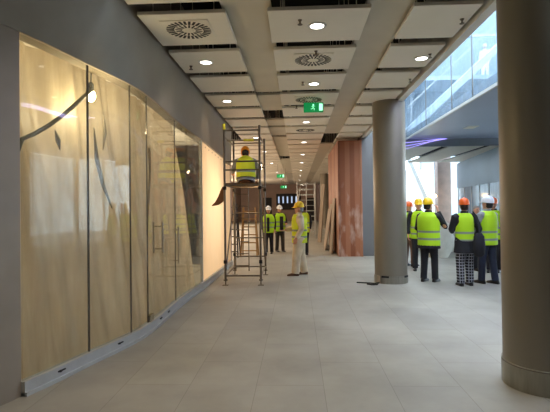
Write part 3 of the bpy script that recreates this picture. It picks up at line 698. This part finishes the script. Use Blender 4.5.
# ------------------------------------------------------------------ people
def V(*a): return Vector(a)
def ering(c, rx, ry, n=20, rot=None):
    o = []
    for k in range(n):
        v = Vector((rx*math.cos(2*PI*k/n), ry*math.sin(2*PI*k/n), 0))
        o.append(Vector(c)+(rot @ v if rot else v))
    return o
def person(label, loc, rotz, h=1.74, legs=None, arms=None, head=(0,0), lean=0, hair=None, hat_m=None, jacket=M_blackc, trousers=M_blackc,
           vest=None, shoes=M_shoe, coat=None, vw=1.0, baggy=1.0, base_z=0, openv=0, vest_hem=.80, fat=1.0, group='construction workers', stepy=.05, voxel=.008):
    k = h/1.75
    # joints, facing +Y
    J = {}
    for s, n in ((-1,'L'),(1,'R')):
        J['hip'+n] = V(.085*s,0,.92); J['knee'+n] = V(.10*s,.02+stepy*s*.5,.50); J['ank'+n] = V(.105*s,stepy*s,.085); J['toe'+n] = V(0,1,0)
        J['sh'+n] = V(.185*s,0,1.43); J['el'+n] = V(.235*s,-.03,1.15); J['wr'+n] = V(.23*s,.05,.90); J['hd'+n] = V(0,.15,-1)
    for dct in (legs or {}), (arms or {}):
        for q, v in dct.items(): J[q] = V(*v)
    piv = V(0,0,.95); RL = Matrix.Rotation(-lean, 3, 'X')
    def up(v): return piv+RL @ (V(*v)-piv)
    sh = {}
    for n in 'LR':
        for q in ('sh','el','wr'): J[q+n] = up(J[q+n])
    RH = Matrix.Rotation(head[0], 3, 'Z') @ Matrix.Rotation(head[1], 3, 'X')
    hp = V(0,.0,1.53)
    def hd(v): return up(hp+RH @ (V(*v)-hp))
    def sc(vs): return [Vector(v)*k for v in vs]
    TR = [(.83,.155,.11),(.93,.165,.115),(1.05,.145,.105),(1.2,.155,.115),(1.33,.175,.118),(1.41,.165,.10),(1.455,.11,.08),(1.485,.06,.06)]
    def torso(mb, z0, z1, off, extra=None, flare=0):
        rg = []
        zz = [t for t in TR if z0 <= t[0] <= z1]
        lst = ([(z0,)+tuple(TR[0][1:])] if z0 < TR[0][0] else [])+zz
        for z, rx, ry in lst:
            f = flare*max(0, (1.0-z)/.4)
            rg.append(sc([up(v) for v in ering((0,0,z), (rx+off)*fat+f, (ry+off)*fat+f)]))
        mb.loft(rg)
    # ---- body
    B = MB(); torso(B, .83, 1.485, 0)
    B.tube(sc([up((0,0,1.43)), hd((0,.005,1.52)), hd((0,.01,1.58))]), [.06*k,.055*k,.055*k], 14)
    HR = [(1.522,.026,.030,.062),(1.54,.046,.056,.038),(1.575,.061,.078,.018),(1.61,.067,.089,.010),(1.655,.073,.096,.002),(1.69,.072,.094,-.002),(1.725,.056,.076,-.006),(1.748,.025,.038,-.01)]
    B.loft([sc([hd(v) for v in ering((0,yc,z),rx,ry)]) for z,rx,ry,yc in HR])
    B.loft([sc([hd(v) for v in ((-w,.075,z),(w,.075,z),(w*.6,y,z),(-w*.6,y,z))]) for z,w,y in ((1.604,.016,.112),(1.615,.017,.122),(1.66,.009,.102))])   # nose
    for s in (-1,1): B.loft([sc([hd(v) for v in ((s*.062,-.012,z),(s*.085,-.02,z),(s*.083,.012,z),(s*.062,.014,z))]) for z in (1.60,1.63,1.665)])       # ears
    def hand(n):
        s = -1 if n == 'L' else 1
        w = J['wr'+n]; d = (RL @ J['hd'+n]).normalized()
        side = V(0,1,0)-d*d.y
        if side.length < .35: side = V(-s,0,0)-d*(-s*d.x)
        side.normalize(); nrm = d.cross(side)           # side = towards the thumb
        if nrm.x*s > 0: nrm = -nrm                      # palm faces the body
        B.loft([sc([w+d*a+side*e*ww+nrm*t for e,t in ((-1,-.012),(1,-.012),(1,.014),(-1,.014))]) for a,ww in ((-.02,.024),(.03,.036),(.095,.040))])
        for i,(ln,o) in enumerate(((.068,.031),(.076,.010),(.070,-.011),(.054,-.031))):
            a0 = w+d*.085+side*o; a1 = a0+d*ln*.5+nrm*.008+side*o*.12; a2 = a1+d*ln*.3+nrm*.024+side*o*.1; a3 = a2+d*ln*.12+nrm*.026
            B.tube(sc([a0,a1,a2,a3]), [.0095*k,.009*k,.008*k,.006*k], 8)
        t0 = w+d*.025+side*.025; B.tube(sc([t0, t0+d*.035+side*.026+nrm*.01, t0+d*.068+side*.034+nrm*.022]), [.0125*k,.0105*k,.008*k], 8)
    for n in 'LR':
        B.tube(sc([J['sh'+n]+V(-.03 if n == 'R' else .03,0,0), J['sh'+n]*.7+J['el'+n]*.3, J['el'+n], J['el'+n]*.7+J['wr'+n]*.3, J['wr'+n]]), [r*k for r in (.055,.05,.04,.041,.027)], 12)
        hand(n)
        m = (J['knee'+n]*.62+J['ank'+n]*.38)
        B.tube(sc([J['hip'+n]+V(0,0,.02), J['hip'+n]*.6+J['knee'+n]*.4, J['knee'+n], m, J['ank'+n]]), [r*k for r in (.088,.08,.058,.056,.038)], 14)
        t = J['toe'+n].normalized(); B.tube(sc([J['ank'+n]+V(0,0,-.03)-t*.05, J['ank'+n]+V(0,0,-.045)+t*.06, J['ank'+n]+V(0,0,-.055)+t*.14]), [r*k for r in (.032,.03,.022)], 10)
    body = mesh_obj('person', remeshed(B, voxel, 2, .45), M_skin)
    body.location = (loc[0],loc[1],base_z); body.rotation_euler = (0,0,rotz)
    tag(body, label, 'person', group)
    # ---- face
    for s in (-1,1): MB().ell(sc([hd((s*.031,.088,1.655))])[0], .012*k,.010*k,.008*k, 8, 6).build('eye', M_eye, body, smooth=True)
    MB().ell(sc([hd((0,.096,1.572))])[0], .024*k,.008*k,.007*k, 10, 6).build('mouth', M_lip, body, smooth=True)
    # ---- trousers
    T_ = MB(); torso(T_, .83, 1.05, .016)
    for n in 'LR':
        a = J['ank'+n]; kn = J['knee'+n]; hi = J['hip'+n]
        T_.tube(sc([hi+V(0,0,.03), hi*.55+kn*.45, kn, kn*.5+a*.5, a+(kn-a).normalized()*-.03]), [r*k*baggy for r in (.108,.098,.078,.072,.070)], 16)
    mesh_obj('trousers', remeshed(T_, .012, 2, .6), trousers, body)
    # ---- shoes
    for n in 'LR':
        t = J['toe'+n].normalized(); a = J['ank'+n]; sd = t.cross(V(0,0,1)).normalized(); upv = sd.cross(t).normalized()
        q = MB(); rg = []
        for y,w,hh in ((-.085,.024,.05),(-.07,.036,.085),(-.01,.040,.105),(.06,.042,.075),(.12,.047,.055),(.17,.043,.045),(.205,.022,.03)):
            bz = a-upv*.085+t*y
            rg.append(sc([bz+sd*(-w), bz+sd*w, bz+sd*w*1.02+upv*hh*.45, bz+sd*w*.6+upv*hh, bz-sd*w*.6+upv*hh, bz-sd*w*1.02+upv*hh*.45]))
        q.loft(rg).build('shoe', shoes, body, smooth=True)
    # ---- jacket / coat
    K = MB()
    if coat: torso(K, coat, 1.485, .024, flare=.05)
    else: torso(K, .83, 1.485, .022)
    if openv: K.loft([sc([up((x,y,z)) for x,y in ((-openv,.05),(openv,.05),(openv,.180*fat),(-openv,.180*fat))]) for z in (.84,1.38)])
    K.tube(sc([up((0,0,1.42)), up((0,.0,1.50)), hd((0,0,1.545))]), [.085*k,.082*k,.074*k], 16)
    for n in 'LR':
        s = -1 if n == 'L' else 1
        K.tube(sc([J['sh'+n]+V(-.05*s,0,0), J['sh'+n]+V(.01*s,0,-.02), J['sh'+n]*.55+J['el'+n]*.45, J['el'+n], J['el'+n]*.5+J['wr'+n]*.5, J['wr'+n]+(J['el'+n]-J['wr'+n]).normalized()*.015]), [r*k*(1+.5*(baggy-1)) for r in (.075,.078,.068,.060,.054,.046)], 14)
    mesh_obj('jacket', remeshed(K, .012, 3, .6), jacket, body)
    # ---- vest
    if vest:
        q = MB(); rg = []
        for z, rx, ry in [(vest_hem,.172,.128),(.93,.172,.126),(1.05,.168,.126),(1.2,.172,.132),(1.33,.172,.132),(1.41,.160,.122),(1.465,.12,.10),(1.50,.085,.085)]:
            rg.append(sc([up(v) for v in ering((0,0,z), (rx+.030)*fat*vw, (ry+.028)*fat, 24)]))
        q.loft(rg); mesh_obj('safety_vest', remeshed(q, .012, 2, .6), vest, body)
    # ---- hair and helmet
    if hair:
        q = MB(); q.loft([sc([hd(v) for v in ering((0,yc,z),rx,ry)]) for z,rx,ry,yc in ((1.565,.066,.05,-.05),(1.60,.076,.072,-.035),(1.66,.082,.088,-.022),(1.70,.082,.094,-.010),(1.735,.066,.082,-.006),(1.765,.028,.04,-.008))])
        mesh_obj('hair', remeshed(q, .01, 2, .7), hair, body)
    if hat_m:
        q = MB(); rg = []
        for z,rx,ry,yc in ((1.672,.108,.136,.006),(1.684,.106,.130,.002),(1.72,.104,.124,0),(1.76,.094,.112,-.002),(1.79,.074,.088,-.004),(1.812,.044,.054,-.006),(1.82,.015,.02,-.006)):
            rg.append(sc([hd(v) for v in ering((0,yc,z),rx,ry,28)]))
        q.loft(rg)
        q.loft([sc([hd((x,y,z)) for x,y in ((-.022,-.115),(.022,-.115),(.022,.115),(-.022,.115))]) for z in (1.70,1.76)])
        q.loft([sc([hd(v) for v in [(-.017,y,z-.01),(.017,y,z-.01),(.012,y,z+.012),(-.012,y,z+.012)]]) for y,z in ((-.12,1.71),(-.09,1.775),(-.04,1.81),(.02,1.815),(.08,1.78),(.115,1.715))])
        hh = q.build('hard_hat', hat_m, body, smooth=True)
        q = MB(); n = 12; top = []; rim = []
        for i in range(n+1):
            a = R(-62)+R(124)*i/n; top.append((math.sin(a)*.104, math.cos(a)*.128)); rim.append((math.sin(a)*.112, math.cos(a)*.142+.045*math.cos(a)**2))
        for z0, z1 in ((1.674,1.660),):
            v1 = [q.b.verts.new(sc([hd((x,y,z0+.012))])[0]) for x,y in top]; v2 = [q.b.verts.new(sc([hd((x,y,z1+.008))])[0]) for x,y in rim]
            v3 = [q.b.verts.new(sc([hd((x,y,z1))])[0]) for x,y in rim]; v4 = [q.b.verts.new(sc([hd((x,y,z0))])[0]) for x,y in top]
            for i in range(n):
                for a_, b_ in ((v1,v2),(v2,v3),(v3,v4),(v4,v1)): q.b.faces.new((a_[i],a_[i+1],b_[i+1],b_[i]))
            q.b.faces.new((v1[0],v2[0],v3[0],v4[0])); q.b.faces.new((v4[n],v3[n],v2[n],v1[n]))
        q.build('peak', hat_m, hh, smooth=True)
    return body
def fl(px, py): v = pt(px, py, Z=0); return (v.x, v.y)
person('man in cream overalls, yellow vest and yellow helmet standing in profile mid corridor', fl(300,275), R(95), 1.70, hat_m=H_yel, hair=M_ghair, jacket=M_cream, trousers=M_cream, vest=M_yvest, shoes=M_bshoe, baggy=1.42, fat=1.22, vw=.92, stepy=-.12, voxel=.007,
       arms=dict(elR=(.24,.10,1.16), wrR=(.20,.34,1.10), hdR=(0,1,-.15), elL=(-.255,-.03,1.15), wrL=(-.23,.10,.92), hdL=(0,.3,-1)))
person('worker in dark clothes, lime vest and white helmet, leftmost of the far pair', fl(269,253.5), R(178), 1.60, hat_m=H_wh, jacket=M_blackc, trousers=M_blackc, vest=M_lime, fat=1.2, stepy=.04, openv=.05)
person('worker in dark clothes and white helmet, right of the far pair', fl(280,251.5), R(205), 1.62, hat_m=H_wh, jacket=M_blackc, trousers=M_dgrey, vest=M_lime, fat=1.22, stepy=-.06, openv=.07,
       arms=dict(elL=(-.25,.05,1.15), wrL=(-.16,.26,1.10), hdL=(.3,1,0)))
person('dark-haired worker in black with a vest, half hidden behind the man in cream', fl(304.5,255), R(20), 1.66, hair=M_hair, jacket=M_blackc, trousers=M_blackc, vest=M_yvest, stepy=.06)
# worker kneeling/sitting on the scaffold deck
person('worker with amber helmet and yellow vest sitting on the scaffold deck, back turned', (-1.13,9.98), R(8), 1.70, hat_m=H_amb, hair=M_hair, jacket=M_greyc, trousers=M_dgrey, vest=M_yvest, base_z=2.17-.80, lean=.5, fat=1.12, vest_hem=.90,
       legs=dict(kneeL=(-.13,.40,.98), kneeR=(.13,.40,.98), ankL=(-.13,.52,.88), ankR=(.13,.52,.88), toeL=(0,1,-.1), toeR=(0,1,-.1)),
       arms=dict(elL=(-.30,.08,1.22), wrL=(-.30,.30,1.30), hdL=(0,1,.4), elR=(.30,.02,1.18), wrR=(.27,.24,1.08), hdR=(0,1,-.2)))
# group on the right
person('worker in orange helmet and brown trousers half hidden by the middle column', fl(409.5,266), R(-60), 1.68, hat_m=H_or, jacket=M_blackc, trousers=M_brownc, vest=M_lime)
person('worker in yellow helmet and dark jacket facing the camera behind the phone caller', fl(419.5,270), R(165), 1.74, hat_m=H_yel, jacket=M_blackc, trousers=M_blackc, vest=M_lime, fat=1.0, openv=.05,
       arms=dict(elR=(.27,0,1.15), wrR=(.26,.05,.90)))
person('worker in yellow helmet and loose lime vest, back turned, hand raised to ear', fl(429.5,281.5), R(-42), 1.74, hat_m=H_yel, hair=M_hair, jacket=M_blackc, trousers=M_blackc, vest=M_lime, fat=1.22, vest_hem=.78, coat=.72, head=(-.25,.05), voxel=.007,
       arms=dict(elR=(.30,.16,1.18), wrR=(.14,.17,1.52), hdR=(-.25,-.05,1), elL=(-.28,.02,1.14), wrL=(-.2,.2,1.02), hdL=(.2,1,0)))
wmn = person('woman in orange helmet, black coat and checked trousers with her back turned', fl(465.5,285.5), R(4), 1.72, hat_m=H_or, hair=M_hair, jacket=M_blackc, trousers=M_ctrouser, vest=M_lime, coat=.68, fat=1.05, vw=.90, vest_hem=.92, baggy=1.12, head=(-.3,0), voxel=.007, stepy=.02,
       arms=dict(elR=(.30,-.02,1.16), wrR=(.28,.12,.98), hdR=(0,.5,-1), elL=(-.25,.06,1.16), wrL=(-.16,.24,1.1), hdL=(.4,1,0)))
person('worker in white helmet, grey sleeves and dark trousers, back turned, right of the woman', fl(488.5,283.5), R(28), 1.76, hat_m=H_wh, hair=M_hair, jacket=M_greyc, trousers=M_navy, vest=M_lime, fat=1.08, head=(.15,.1), voxel=.007, stepy=-.08,
       arms=dict(elL=(-.29,.06,1.14), wrL=(-.18,.25,1.16), hdL=(.3,1,.1), elR=(.28,.02,1.15), wrR=(.2,.2,1.0), hdR=(-.2,1,0)))
person('worker in orange helmet behind the white-helmeted worker, beside the edge column', fl(494.5,272), R(150), 1.74, hat_m=H_or, jacket=M_blackc, trousers=M_blackc, vest=M_lime)
person('grey-haired person in grey jacket between the woman and the white helmet', fl(477.5,270), R(190), 1.60, hair=M_ghair, jacket=M_greyc, trousers=M_blackc)
# black bag hanging at the woman's right side
wx, wy = fl(465.5,285.5)
bg = thing('shoulder_bag', 'long black shoulder bag hanging at the right side of the checked-trousered woman', 'bag', (wx+.18,wy-.27,.0), R(4))
q = MB(); q.loft([[Vector(v) for v in ering((0,0,z),rx,ry,16)] for z,rx,ry in ((.62,.06,.04),(.66,.11,.07),(.85,.12,.08),(1.02,.10,.065),(1.08,.06,.03))])
q.build('pouch', M_blackc, bg, smooth=True)
MB().tube([(.0,-.0,1.06),(.01,.01,1.2),(.0,.06,1.38),(-.02,.20,1.50)], .018, 8).build('strap', M_blackc, bg, smooth=True)
# person up on the upper floor
v = pt(485,62,Yp=23.0)
person('person in white jacket and white helmet on the upper gallery seen through the glass', (v.x,v.y), R(150), 1.72, hat_m=H_wh, jacket=M_white, trousers=M_white, vest=None, base_z=7.88, group='upper floor people')

# ------------------------------------------------------------------ light
w = bpy.data.worlds.new('sky'); SC.world = w; w.use_nodes = True
bgn = w.node_tree.nodes['Background']; bgn.inputs[0].default_value = (.78,.89,1.0,1); bgn.inputs[1].default_value = 5.0
for y, e in ((15.5,80),(19,115),(24,140),(30,150),(38,180)):
    light('bay_fill_light', 'POINT', (-4.6,y,2.5), e, (1,.78,.56), size=.2)  # unseen fill lamps added to brighten the far ceiling
SC.view_settings.view_transform = 'Standard'; SC.view_settings.look = 'None'; SC.view_settings.gamma = 1; SC.view_settings.use_curve_mapping = False
SC.view_settings.exposure = 0.9
SC.cycles.use_denoising = True
SC.cycles.max_bounces = 10; SC.cycles.diffuse_bounces = 5; SC.cycles.transparent_max_bounces = 16
SC.cycles.sample_clamp_indirect = 6
